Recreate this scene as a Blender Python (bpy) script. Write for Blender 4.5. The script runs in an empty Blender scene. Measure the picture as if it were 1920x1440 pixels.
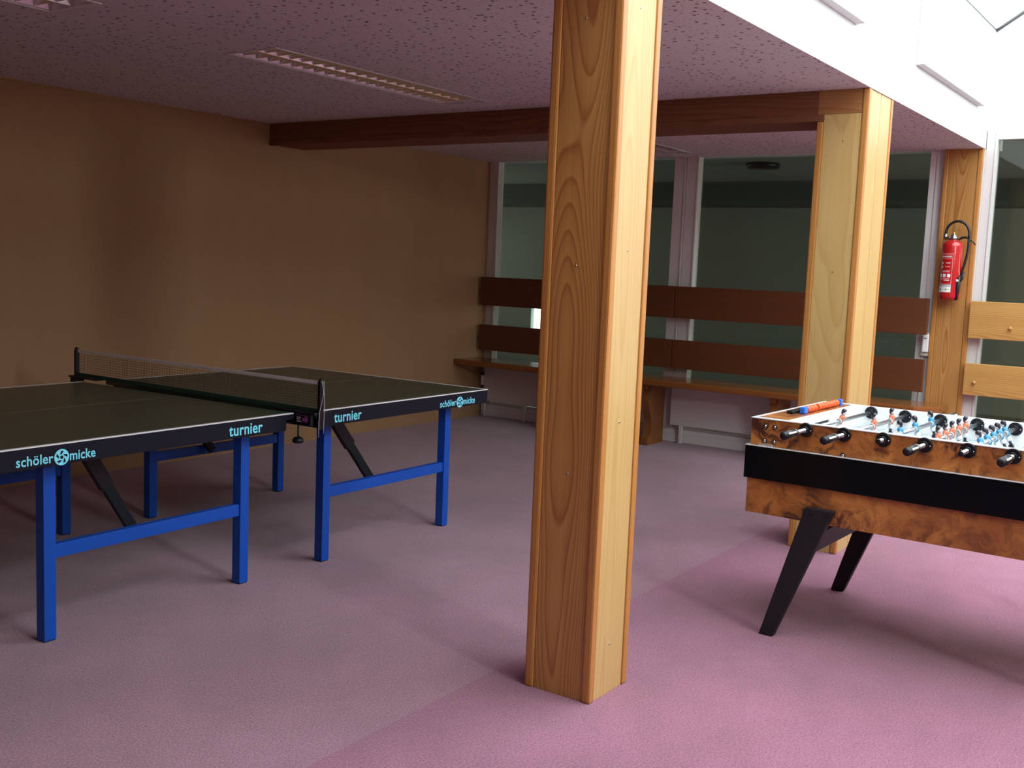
import bpy, bmesh, math, random
from mathutils import Vector, Matrix
random.seed(7)
SC = bpy.context.scene
COL = SC.collection
PI = math.pi

# ------------------------------------------------------------------ camera
YAW, PITCH, ROLL, CAM_H, FPX = 0.6042, -0.1101, 0.0407, 1.4532, 2005.1
F_ = Vector((math.cos(PITCH)*math.cos(YAW), math.cos(PITCH)*math.sin(YAW), math.sin(PITCH)))
R_ = F_.cross(Vector((0, 0, 1))).normalized()
U_ = R_.cross(F_)
RR = R_*math.cos(ROLL) + U_*math.sin(ROLL)
UU = -R_*math.sin(ROLL) + U_*math.cos(ROLL)
cam_data = bpy.data.cameras.new('camera')
cam = bpy.data.objects.new('camera', cam_data)
COL.objects.link(cam)
m4 = Matrix((RR, UU, -F_)).transposed().to_4x4()
m4.translation = Vector((0, 0, CAM_H))
cam.matrix_world = m4
cam_data.sensor_width = 36
cam_data.lens = FPX/1920*36
cam_data.clip_start = 0.05
SC.camera = cam

# ------------------------------------------------------------------ light
SC.view_settings.view_transform = 'Standard'
SC.view_settings.look = 'None'
SC.view_settings.gamma = 1
SC.view_settings.use_curve_mapping = False
SC.view_settings.exposure = -0.33
SKY = 8.5
w = bpy.data.worlds.new('sky'); SC.world = w
w.use_nodes = True
bgn = w.node_tree.nodes['Background']
bgn.inputs[0].default_value = (0.90, 0.985, 1.0, 1)
bgn.inputs[1].default_value = SKY
SC.cycles.max_bounces = 10
SC.cycles.diffuse_bounces = 6
SC.cycles.sample_clamp_indirect = 6

# main dimensions (metres)
YL, XE, HC, YC = 6.105, 8.356, 2.4214, 1.7104
XB, YR, HA = -3.0, -4.2, 3.25          # back wall, right wall, flat atrium ceiling
SX0, SY0, RIDGE = 1.7, -3.0, 4.8       # skylight
YM = (SY0+YC)/2

def area(name, loc, rot, sx, sy, energy, col=(1, 1, 1), portal=False):
    l = bpy.data.lights.new(name, 'AREA'); l.shape = 'RECTANGLE'
    l.size = sx; l.size_y = sy; l.energy = energy; l.color = col
    if portal: l.cycles.is_portal = True
    o = bpy.data.objects.new(name, l); COL.objects.link(o)
    o.location = loc; o.rotation_euler = rot
    return o
pitch_roof = math.atan2(RIDGE-HA, YC-YM)
slope_len = math.hypot(RIDGE-HA, YC-YM)
area('skylight_portal', ((SX0+XE)/2, (YC+YM)/2, (HA+RIDGE)/2+0.06), (-pitch_roof, 0, 0), XE-SX0, slope_len, 10, portal=True)
area('skylight_portal', ((SX0+XE)/2, (SY0+YM)/2, (HA+RIDGE)/2+0.06), (pitch_roof, 0, 0), XE-SX0, slope_len, 10, portal=True)
# daylight entering through the high window in the right wall
# added unseen area lights that brighten the neighbouring room behind the glass
area('far_room_added_light', (10.8, 9.7, 1.5), (-PI/2, 0, 0), 3.5, 1.6, 20, (1.0, 1.0, 0.95))
area('far_room_added_light', (10.8, -3.3, 1.5), (PI/2, 0, 0), 3.5, 1.6, 190, (1.0, 1.0, 0.95))
area('window_daylight', (1.35, YR-0.12, 2.8), (PI/2, 0, 0), 0.5, 0.65, 130, (1.0, 0.96, 0.92))

# ------------------------------------------------------------------ materials
def mat(name):
    m = bpy.data.materials.new(name); m.use_nodes = True
    nt = m.node_tree; b = nt.nodes['Principled BSDF']
    return m, nt, b
def N(nt, typ, **kw):
    n = nt.nodes.new(typ)
    for k, v in kw.items():
        if k.startswith('i_'):
            key = k[2:]
            n.inputs[int(key) if key.isdigit() else key].default_value = v
        else: setattr(n, k, v)
    return n
def plain(name, col, rough=0.5, metal=0.0, spec=0.5, bump=0.0, bscale=60, coat=0.0):
    m, nt, b = mat(name)
    tc = N(nt, 'ShaderNodeTexCoord')
    nz = N(nt, 'ShaderNodeTexNoise', i_Scale=bscale, i_Detail=3.0)
    nt.links.new(tc.outputs['Object'], nz.inputs['Vector'])
    mx = N(nt, 'ShaderNodeMix', data_type='RGBA')
    mx.inputs['A'].default_value = (*[c*0.94 for c in col], 1)
    mx.inputs['B'].default_value = (*[min(1, c*1.04) for c in col], 1)
    nt.links.new(nz.outputs['Fac'], mx.inputs['Factor'])
    nt.links.new(mx.outputs['Result'], b.inputs['Base Color'])
    b.inputs['Roughness'].default_value = rough
    b.inputs['Metallic'].default_value = metal
    b.inputs['Specular IOR Level'].default_value = spec
    b.inputs['Coat Weight'].default_value = coat
    if bump:
        bp = N(nt, 'ShaderNodeBump', i_Strength=bump, i_Distance=0.002)
        nt.links.new(nz.outputs['Fac'], bp.inputs['Height'])
        nt.links.new(bp.outputs['Normal'], b.inputs['Normal'])
    return m
def ramp(nt, pts):
    r = N(nt, 'ShaderNodeValToRGB')
    el = r.color_ramp.elements
    while len(el) < len(pts): el.new(0.5)
    for e, (p, c) in zip(el, pts):
        e.position = p; e.color = (*c, 1) if len(c) == 3 else c
    return r
def wood(name, light, dark, axis='z', rings=70, rough=0.35, seed=0.0, off=(0.0, 0.03), lines=0.55, warp=0.05, spec=0.5):
    """annual rings of a log running along one axis, cut by the faces of the board"""
    m, nt, b = mat(name)
    L = nt.links.new
    tc = N(nt, 'ShaderNodeTexCoord')
    mp = N(nt, 'ShaderNodeMapping')
    mp.inputs['Location'].default_value = (0, 0, seed)
    if axis == 'y': mp.inputs['Rotation'].default_value = (PI/2, 0, 0)
    if axis == 'x': mp.inputs['Rotation'].default_value = (0, -PI/2, 0)
    L(tc.outputs['Object'], mp.inputs['Vector'])
    sc1 = N(nt, 'ShaderNodeVectorMath', operation='MULTIPLY'); sc1.inputs[1].default_value = (1.5, 1.5, 0.42)
    L(mp.outputs['Vector'], sc1.inputs[0])
    n1 = N(nt, 'ShaderNodeTexNoise', i_Scale=1.3, i_Detail=2.0, i_Roughness=0.45)
    L(sc1.outputs[0], n1.inputs['Vector'])
    sb = N(nt, 'ShaderNodeVectorMath', operation='SUBTRACT'); sb.inputs[1].default_value = (0.5+off[0]/warp/4, 0.5+off[1]/warp/4, 0.5)
    L(n1.outputs['Color'], sb.inputs[0])
    ml = N(nt, 'ShaderNodeVectorMath', operation='MULTIPLY'); ml.inputs[1].default_value = (warp*4, warp*4, 0)
    L(sb.outputs[0], ml.inputs[0])
    ad = N(nt, 'ShaderNodeVectorMath', operation='ADD')
    L(mp.outputs['Vector'], ad.inputs[0]); L(ml.outputs[0], ad.inputs[1])
    fl = N(nt, 'ShaderNodeVectorMath', operation='MULTIPLY'); fl.inputs[1].default_value = (1, 1, 0)
    L(ad.outputs[0], fl.inputs[0])
    ln = N(nt, 'ShaderNodeVectorMath', operation='LENGTH'); L(fl.outputs[0], ln.inputs[0])
    fr = N(nt, 'ShaderNodeMath', operation='MULTIPLY'); fr.inputs[1].default_value = rings
    L(ln.outputs['Value'], fr.inputs[0])
    fc = N(nt, 'ShaderNodeMath', operation='FRACT'); L(fr.outputs[0], fc.inputs[0])
    r1 = ramp(nt, [(0.0, (0, 0, 0)), (0.62, (0.35,)*3), (0.88, (1, 1, 1)), (1.0, (0, 0, 0))])
    L(fc.outputs[0], r1.inputs['Fac'])
    # fine fibres
    sc2 = N(nt, 'ShaderNodeVectorMath', operation='MULTIPLY'); sc2.inputs[1].default_value = (160, 160, 3)
    L(mp.outputs['Vector'], sc2.inputs[0])
    n2 = N(nt, 'ShaderNodeTexNoise', i_Scale=1.0, i_Detail=3.0)
    L(sc2.outputs[0], n2.inputs['Vector'])
    # slow tone
    sc3 = N(nt, 'ShaderNodeVectorMath', operation='MULTIPLY'); sc3.inputs[1].default_value = (9, 9, 0.8)
    L(mp.outputs['Vector'], sc3.inputs[0])
    n3 = N(nt, 'ShaderNodeTexNoise', i_Scale=1.0, i_Detail=2.0)
    L(sc3.outputs[0], n3.inputs['Vector'])
    a1 = N(nt, 'ShaderNodeMath', operation='MULTIPLY'); a1.inputs[1].default_value = lines
    L(r1.outputs['Color'], a1.inputs[0])
    a2 = N(nt, 'ShaderNodeMath', operation='MULTIPLY_ADD'); a2.inputs[1].default_value = 0.35
    L(n2.outputs['Fac'], a2.inputs[0]); L(a1.outputs[0], a2.inputs[2])
    a3 = N(nt, 'ShaderNodeMath', operation='MULTIPLY_ADD'); a3.inputs[1].default_value = 0.5
    L(n3.outputs['Fac'], a3.inputs[0]); L(a2.outputs[0], a3.inputs[2])
    r2 = ramp(nt, [(0.25, light), (1.15 if False else 1.0, dark)])
    L(a3.outputs[0], r2.inputs['Fac'])
    L(r2.outputs['Color'], b.inputs['Base Color'])
    b.inputs['Roughness'].default_value = rough
    b.inputs['Specular IOR Level'].default_value = spec
    bp = N(nt, 'ShaderNodeBump', i_Strength=0.12, i_Distance=0.0008)
    L(a2.outputs[0], bp.inputs['Height']); L(bp.outputs['Normal'], b.inputs['Normal'])
    return m

PINE_L, PINE_D = (0.56, 0.32, 0.10), (0.33, 0.125, 0.028)
pine_z = wood('pine_upright', (0.52, 0.275, 0.082), (0.27, 0.09, 0.021), 'z', 130, seed=0.7, lines=0.48)
pine_z2 = wood('pine_upright_plain', (0.57, 0.385, 0.155), (0.43, 0.24, 0.08), 'z', 90, seed=4.2, lines=0.3)
trim_z = wood('pine_corner_post', (0.50, 0.225, 0.06), (0.32, 0.115, 0.025), 'z', 120, seed=9.1, lines=0.25)
pine_y = wood('pine_lengthwise', PINE_L, PINE_D, 'y', 70, seed=2.0, lines=0.4)
beam_shaded_y = wood('pine_beam_shaded', (0.24, 0.092, 0.04), (0.12, 0.04, 0.018), 'y', 70, seed=5.0, lines=0.35, rough=0.65, spec=0.3)  # same pine as the columns, with the shade deep in the room put into its colour
stain_y = wood('stained_board', (0.15, 0.047, 0.016), (0.07, 0.021, 0.008), 'y', 80, seed=3.0, lines=0.35, rough=0.4)
beam_end_lit = wood('pine_beam_end_lit', (0.42, 0.2, 0.07), (0.24, 0.085, 0.028), 'y', 70, seed=5.0, lines=0.35)  # lighter copy of the beam pine; light near the column put into the colour
bench_y = wood('bench_wood', (0.28, 0.10, 0.025), (0.15, 0.046, 0.012), 'y', 80, seed=1.0, lines=0.35, rough=0.16)
bench_z = wood('bench_support_wood', (0.3, 0.115, 0.028), (0.16, 0.052, 0.013), 'z', 80, seed=6.0, lines=0.4, rough=0.4)

white_paint = plain('white_paint', (0.86, 0.86, 0.86), 0.6, bump=0.05)
fascia_paint = plain('fascia_paint', (0.66, 0.67, 0.67), 0.6, bump=0.05)
bar_grey = plain('bar_grey', (0.10, 0.10, 0.10), 0.5)
frame_paint = plain('frame_paint', (0.66, 0.63, 0.63), 0.35)
rad_paint = plain('radiator_paint', (0.72, 0.69, 0.71), 0.4)
grey_base = plain('grey_base', (0.42, 0.43, 0.41), 0.5)
blue_metal = plain('blue_metal', (0.005, 0.07, 0.42), 0.4, spec=0.3)
navy_metal = plain('dark_navy_metal', (0.012, 0.016, 0.03), 0.35)
apron_black = plain('apron_black', (0.009, 0.009, 0.018), 0.5, spec=0.15)
black_plastic = plain('black_plastic', (0.006, 0.006, 0.009), 0.38, spec=0.3)
black_metal = plain('black_metal', (0.005, 0.009, 0.011), 0.45, spec=0.2)
tt_green = plain('table_green', (0.020, 0.052, 0.032), 0.3, spec=0.9, bscale=200)
line_white = plain('line_white', (0.78, 0.78, 0.8), 0.5)
line_grey = plain('line_grey', (0.13, 0.15, 0.13), 0.5)
cyan_print = plain('cyan_print', (0.22, 0.8, 1.0), 0.5)
net_dark = plain('net_thread', (0.012, 0.02, 0.014), 0.8)
net_green = plain('net_band', (0.01, 0.06, 0.035), 0.8)
purple_print = plain('purple_print', (0.25, 0.06, 0.25), 0.5)
cord_white = plain('cord_white', (0.6, 0.58, 0.58), 0.7)
chrome = plain('chrome', (0.42, 0.43, 0.46), 0.25, metal=1.0)
alu = plain('aluminium', (0.75, 0.76, 0.78), 0.3, metal=0.9)
alu_trim = plain('aluminium_trim', (0.8, 0.82, 0.86), 0.35, metal=0.4)
matte_alu = plain('louvre_reflector', (0.9, 0.86, 0.86), 0.22, metal=0.85)
leg_black = plain('leg_black', (0.010, 0.010, 0.015), 0.5, spec=0.3)
gloss_black = plain('gloss_black', (0.003, 0.003, 0.005), 0.2, spec=0.1)
handle_white = plain('handle_inlay', (0.75, 0.7, 0.6), 0.4)
red_paint = plain('extinguisher_red', (0.45, 0.010, 0.012), 0.25, coat=0.5)
label_white = plain('label_white', (0.8, 0.78, 0.78), 0.5)
label_pink = plain('label_pink', (0.75, 0.3, 0.32), 0.5)
label_green = plain('label_green', (0.03, 0.3, 0.15), 0.5)
label_yellow = plain('label_yellow', (0.65, 0.6, 0.1), 0.5)
label_dark = plain('label_dark', (0.03, 0.07, 0.1), 0.5)
rubber = plain('hose_rubber', (0.01, 0.01, 0.011), 0.4)
brass = plain('brass_valve', (0.6, 0.6, 0.25), 0.3, metal=0.8)
cream_plate = plain('cream_plate', (0.7, 0.7, 0.62), 0.5)
orange_bead = plain('orange_bead', (0.8, 0.09, 0.012), 0.35)
blue_bead = plain('blue_bead', (0.02, 0.15, 0.75), 0.35)
shirt_orange = plain('player_orange', (0.6, 0.16, 0.085), 0.4)
shirt_blue = plain('player_blue', (0.03, 0.22, 0.42), 0.4)
skin = plain('player_skin', (0.72, 0.6, 0.6), 0.45)
hair = plain('player_hair', (0.012, 0.008, 0.02), 0.3)
player_white = plain('player_white', (0.75, 0.78, 0.85), 0.4)
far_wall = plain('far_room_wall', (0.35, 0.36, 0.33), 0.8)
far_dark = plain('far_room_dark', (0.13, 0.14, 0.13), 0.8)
far_floor = plain('far_room_floor', (0.22, 0.2, 0.18), 0.8)
concrete = plain('white_ceiling', (0.86, 0.86, 0.86), 0.8)

def glass(name, tint, ior=1.5, rough=0.0):
    m, nt, b = mat(name)
    nt.nodes.remove(b)
    out = nt.nodes['Material Output']
    tr = N(nt, 'ShaderNodeBsdfTransparent'); tr.inputs[0].default_value = (*tint, 1)
    gl = N(nt, 'ShaderNodeBsdfGlossy', i_Roughness=rough)
    lw = N(nt, 'ShaderNodeLayerWeight', i_Blend=0.5)
    pw = N(nt, 'ShaderNodeMath', operation='POWER'); pw.inputs[1].default_value = 5
    nt.links.new(lw.outputs['Facing'], pw.inputs[0])
    f0 = ((ior-1)/(ior+1))**2
    fr = N(nt, 'ShaderNodeMath', operation='MULTIPLY_ADD'); fr.inputs[1].default_value = 1-f0; fr.inputs[2].default_value = f0
    nt.links.new(pw.outputs[0], fr.inputs[0])
    mx = N(nt, 'ShaderNodeMixShader')
    nt.links.new(fr.outputs[0], mx.inputs[0]); nt.links.new(tr.outputs[0], mx.inputs[1]); nt.links.new(gl.outputs[0], mx.inputs[2])
    nt.links.new(mx.outputs[0], out.inputs[0])
    return m
glass_green = glass('green_glass', (0.74, 0.80, 0.745))
glass_clear = glass('clear_glass', (0.93, 0.96, 0.97), 1.2)

def emit(name, col, s):
    m, nt, b = mat(name)
    b.inputs['Base Color'].default_value = (*col, 1)
    b.inputs['Emission Color'].default_value = (*col, 1)
    b.inputs['Emission Strength'].default_value = s
    return m
lit_window = emit('lit_window', (0.85, 0.97, 1.0), 6)

def carpet_mat():
    m, nt, b = mat('carpet'); L = nt.links.new
    tc = N(nt, 'ShaderNodeTexCoord')
    sep = N(nt, 'ShaderNodeSeparateXYZ'); L(tc.outputs['Object'], sep.inputs[0])
    # seam between the two carpets: y = 2.063 + 0.023 x
    k = N(nt, 'ShaderNodeMath', operation='MULTIPLY_ADD'); k.inputs[1].default_value = -0.023
    L(sep.outputs['X'], k.inputs[0]); L(sep.outputs['Y'], k.inputs[2])
    st = N(nt, 'ShaderNodeMath', operation='GREATER_THAN'); st.inputs[1].default_value = 2.063
    L(k.outputs[0], st.inputs[0])
    n1 = N(nt, 'ShaderNodeTexNoise', i_Scale=135.0, i_Detail=3.0, i_Roughness=0.75)
    n2 = N(nt, 'ShaderNodeTexNoise', i_Scale=1.7, i_Detail=4.0, i_Roughness=0.6)
    n3 = N(nt, 'ShaderNodeTexNoise', i_Scale=7.0, i_Detail=3.0, i_Roughness=0.6)
    for n in (n1, n2, n3): L(tc.outputs['Object'], n.inputs['Vector'])
    mx = N(nt, 'ShaderNodeMix', data_type='RGBA')
    mx.inputs['A'].default_value = (0.285, 0.104, 0.168, 1)
    mx.inputs['B'].default_value = (0.31, 0.143, 0.202, 1)
    L(st.outputs[0], mx.inputs['Factor'])
    def mul(fac_out, lo, hi, src, a=0.3, c=0.7):
        r = N(nt, 'ShaderNodeMapRange'); r.inputs['From Min'].default_value = a; r.inputs['From Max'].default_value = c
        r.inputs['To Min'].default_value = lo; r.inputs['To Max'].default_value = hi
        L(fac_out, r.inputs['Value'])
        v = N(nt, 'ShaderNodeVectorMath', operation='SCALE'); L(src, v.inputs[0]); L(r.outputs[0], v.inputs['Scale'])
        return v.outputs[0]
    o = mul(n1.outputs['Fac'], 0.62, 1.36, mx.outputs['Result'], 0.36, 0.64)
    o = mul(n2.outputs['Fac'], 0.82, 1.1, o)
    o = mul(n3.outputs['Fac'], 0.94, 1.05, o)
    L(o, b.inputs['Base Color'])
    b.inputs['Roughness'].default_value = 0.95
    b.inputs['Specular IOR Level'].default_value = 0.15
    b.inputs['Sheen Weight'].default_value = 0.3
    b.inputs['Sheen Roughness'].default_value = 0.5
    bp = N(nt, 'ShaderNodeBump', i_Strength=0.9, i_Distance=0.005)
    L(n1.outputs['Fac'], bp.inputs['Height']); L(bp.outputs['Normal'], b.inputs['Normal'])
    return m
carpet = carpet_mat()

def tile_mat():
    m, nt, b = mat('perforated_ceiling_board'); L = nt.links.new
    tc = N(nt, 'ShaderNodeTexCoord')
    mp = N(nt, 'ShaderNodeMapping'); mp.inputs['Scale'].default_value = (1, 1, 0)
    L(tc.outputs['Object'], mp.inputs['Vector'])
    outs = []
    for sc_, th, keep in ((20, 0.16, 0.62), (34, 0.13, 0.72)):
        v = N(nt, 'ShaderNodeTexVoronoi', i_Scale=sc_); v.voronoi_dimensions = '2D'; v.inputs['Randomness'].default_value = 1.0
        L(mp.outputs[0], v.inputs['Vector'])
        lt = N(nt, 'ShaderNodeMath', operation='LESS_THAN'); lt.inputs[1].default_value = th
        L(v.outputs['Distance'], lt.inputs[0])
        sp = N(nt, 'ShaderNodeSeparateColor'); L(v.outputs['Color'], sp.inputs[0])
        g = N(nt, 'ShaderNodeMath', operation='GREATER_THAN'); g.inputs[1].default_value = keep
        L(sp.outputs[0], g.inputs[0])
        mu = N(nt, 'ShaderNodeMath', operation='MULTIPLY'); L(lt.outputs[0], mu.inputs[0]); L(g.outputs[0], mu.inputs[1])
        outs.append(mu.outputs[0])
    mxx = N(nt, 'ShaderNodeMath', operation='MAXIMUM'); L(outs[0], mxx.inputs[0]); L(outs[1], mxx.inputs[1])
    c = N(nt, 'ShaderNodeMix', data_type='RGBA')
    c.inputs['A'].default_value = (0.66, 0.61, 0.61, 1); c.inputs['B'].default_value = (0.16, 0.13, 0.14, 1)
    L(mxx.outputs[0], c.inputs['Factor'])
    L(c.outputs['Result'], b.inputs['Base Color'])
    b.inputs['Roughness'].default_value = 0.9
    b.inputs['Specular IOR Level'].default_value = 0.2
    return m
tile = tile_mat()

def wallpaper():
    m, nt, b = mat('tan_wall_covering'); L = nt.links.new
    tc = N(nt, 'ShaderNodeTexCoord')
    mp = N(nt, 'ShaderNodeMapping'); mp.inputs['Scale'].default_value = (3, 3, 0.8)
    L(tc.outputs['Object'], mp.inputs['Vector'])
    n1 = N(nt, 'ShaderNodeTexNoise', i_Scale=2.0, i_Detail=5.0, i_Roughness=0.65); L(mp.outputs[0], n1.inputs['Vector'])
    n2 = N(nt, 'ShaderNodeTexNoise', i_Scale=90.0, i_Detail=3.0); L(tc.outputs['Object'], n2.inputs['Vector'])
    a = N(nt, 'ShaderNodeMath', operation='MULTIPLY_ADD'); a.inputs[1].default_value = 0.35
    L(n2.outputs['Fac'], a.inputs[0]); L(n1.outputs['Fac'], a.inputs[2])
    r = ramp(nt, [(0.35, (0.325, 0.188, 0.088)), (0.95, (0.365, 0.215, 0.107))])
    L(a.outputs[0], r.inputs['Fac']); L(r.outputs['Color'], b.inputs['Base Color'])
    b.inputs['Roughness'].default_value = 0.75
    bp = N(nt, 'ShaderNodeBump', i_Strength=0.2, i_Distance=0.001)
    L(n2.outputs['Fac'], bp.inputs['Height']); L(bp.outputs['Normal'], b.inputs['Normal'])
    return m
tan_wall = wallpaper()

def burl_mat():
    m, nt, b = mat('burl_veneer'); L = nt.links.new
    tc = N(nt, 'ShaderNodeTexCoord')
    n0 = N(nt, 'ShaderNodeTexNoise', i_Scale=4.0, i_Detail=3.0); L(tc.outputs['Object'], n0.inputs['Vector'])
    wv = N(nt, 'ShaderNodeVectorMath', operation='SCALE'); wv.inputs['Scale'].default_value = 0.35
    L(n0.outputs['Color'], wv.inputs[0])
    ad = N(nt, 'ShaderNodeVectorMath', operation='ADD'); L(tc.outputs['Object'], ad.inputs[0]); L(wv.outputs[0], ad.inputs[1])
    n1 = N(nt, 'ShaderNodeTexNoise', i_Scale=11.0, i_Detail=7.0, i_Roughness=0.72, i_Distortion=0.6); L(ad.outputs[0], n1.inputs['Vector'])
    n2 = N(nt, 'ShaderNodeTexNoise', i_Scale=5.0, i_Detail=6.0, i_Roughness=0.6, i_Distortion=1.0); L(ad.outputs[0], n2.inputs['Vector'])
    vo = N(nt, 'ShaderNodeTexVoronoi', i_Scale=110.0); L(ad.outputs[0], vo.inputs['Vector'])
    r0 = ramp(nt, [(0.3, (0.20, 0.058, 0.016)), (0.5, (0.36, 0.125, 0.03)), (0.72, (0.5, 0.2, 0.05))])
    L(n2.outputs['Fac'], r0.inputs['Fac'])
    n3 = N(nt, 'ShaderNodeTexNoise', i_Scale=2.6, i_Detail=2.0); L(tc.outputs['Object'], n3.inputs['Vector'])
    rm = ramp(nt, [(0.40, (0, 0, 0)), (0.56, (1, 1, 1))]); L(n3.outputs['Fac'], rm.inputs['Fac'])
    rv = ramp(nt, [(0.4, (1, 1, 1)), (0.53, (0, 0, 0))]); L(n1.outputs['Fac'], rv.inputs['Fac'])
    v1 = N(nt, 'ShaderNodeMath', operation='MULTIPLY'); L(rm.outputs['Color'], v1.inputs[0]); L(rv.outputs['Color'], v1.inputs[1])
    v2 = N(nt, 'ShaderNodeMath', operation='MULTIPLY_ADD'); v2.inputs[1].default_value = 0.42; L(rv.outputs['Color'], v2.inputs[0])
    v3 = N(nt, 'ShaderNodeMath', operation='MULTIPLY'); v3.inputs[1].default_value = 0.85; L(v1.outputs[0], v3.inputs[0]); L(v3.outputs[0], v2.inputs[2])
    mx = N(nt, 'ShaderNodeMix', data_type='RGBA'); mx.inputs['B'].default_value = (0.055, 0.014, 0.010, 1)
    L(v2.outputs[0], mx.inputs['Factor']); L(r0.outputs['Color'], mx.inputs['A'])
    d = N(nt, 'ShaderNodeMath', operation='LESS_THAN'); d.inputs[1].default_value = 0.3; L(vo.outputs['Distance'], d.inputs[0])
    mu = N(nt, 'ShaderNodeMath', operation='MULTIPLY'); L(d.outputs[0], mu.inputs[0]); L(v1.outputs[0], mu.inputs[1])
    m2 = N(nt, 'ShaderNodeMix', data_type='RGBA'); m2.inputs['B'].default_value = (0.03, 0.008, 0.008, 1)
    L(mu.outputs[0], m2.inputs['Factor']); L(mx.outputs['Result'], m2.inputs['A'])
    L(m2.outputs['Result'], b.inputs['Base Color'])
    b.inputs['Roughness'].default_value = 0.3
    return m
burl = burl_mat()

def field_mat():
    m, nt, b = mat('playing_field'); L = nt.links.new
    tc = N(nt, 'ShaderNodeTexCoord')
    mp = N(nt, 'ShaderNodeMapping'); mp.inputs['Scale'].default_value = (70, 3, 1)
    L(tc.outputs['Object'], mp.inputs['Vector'])
    n = N(nt, 'ShaderNodeTexNoise', i_Scale=1.0, i_Detail=2.0); L(mp.outputs[0], n.inputs['Vector'])
    r = ramp(nt, [(0.35, (0.25, 0.32, 0.34)), (0.65, (0.5, 0.57, 0.6))])
    L(n.outputs['Fac'], r.inputs['Fac']); L(r.outputs['Color'], b.inputs['Base Color'])
    b.inputs['Roughness'].default_value = 0.25
    return m
field = field_mat()

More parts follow.
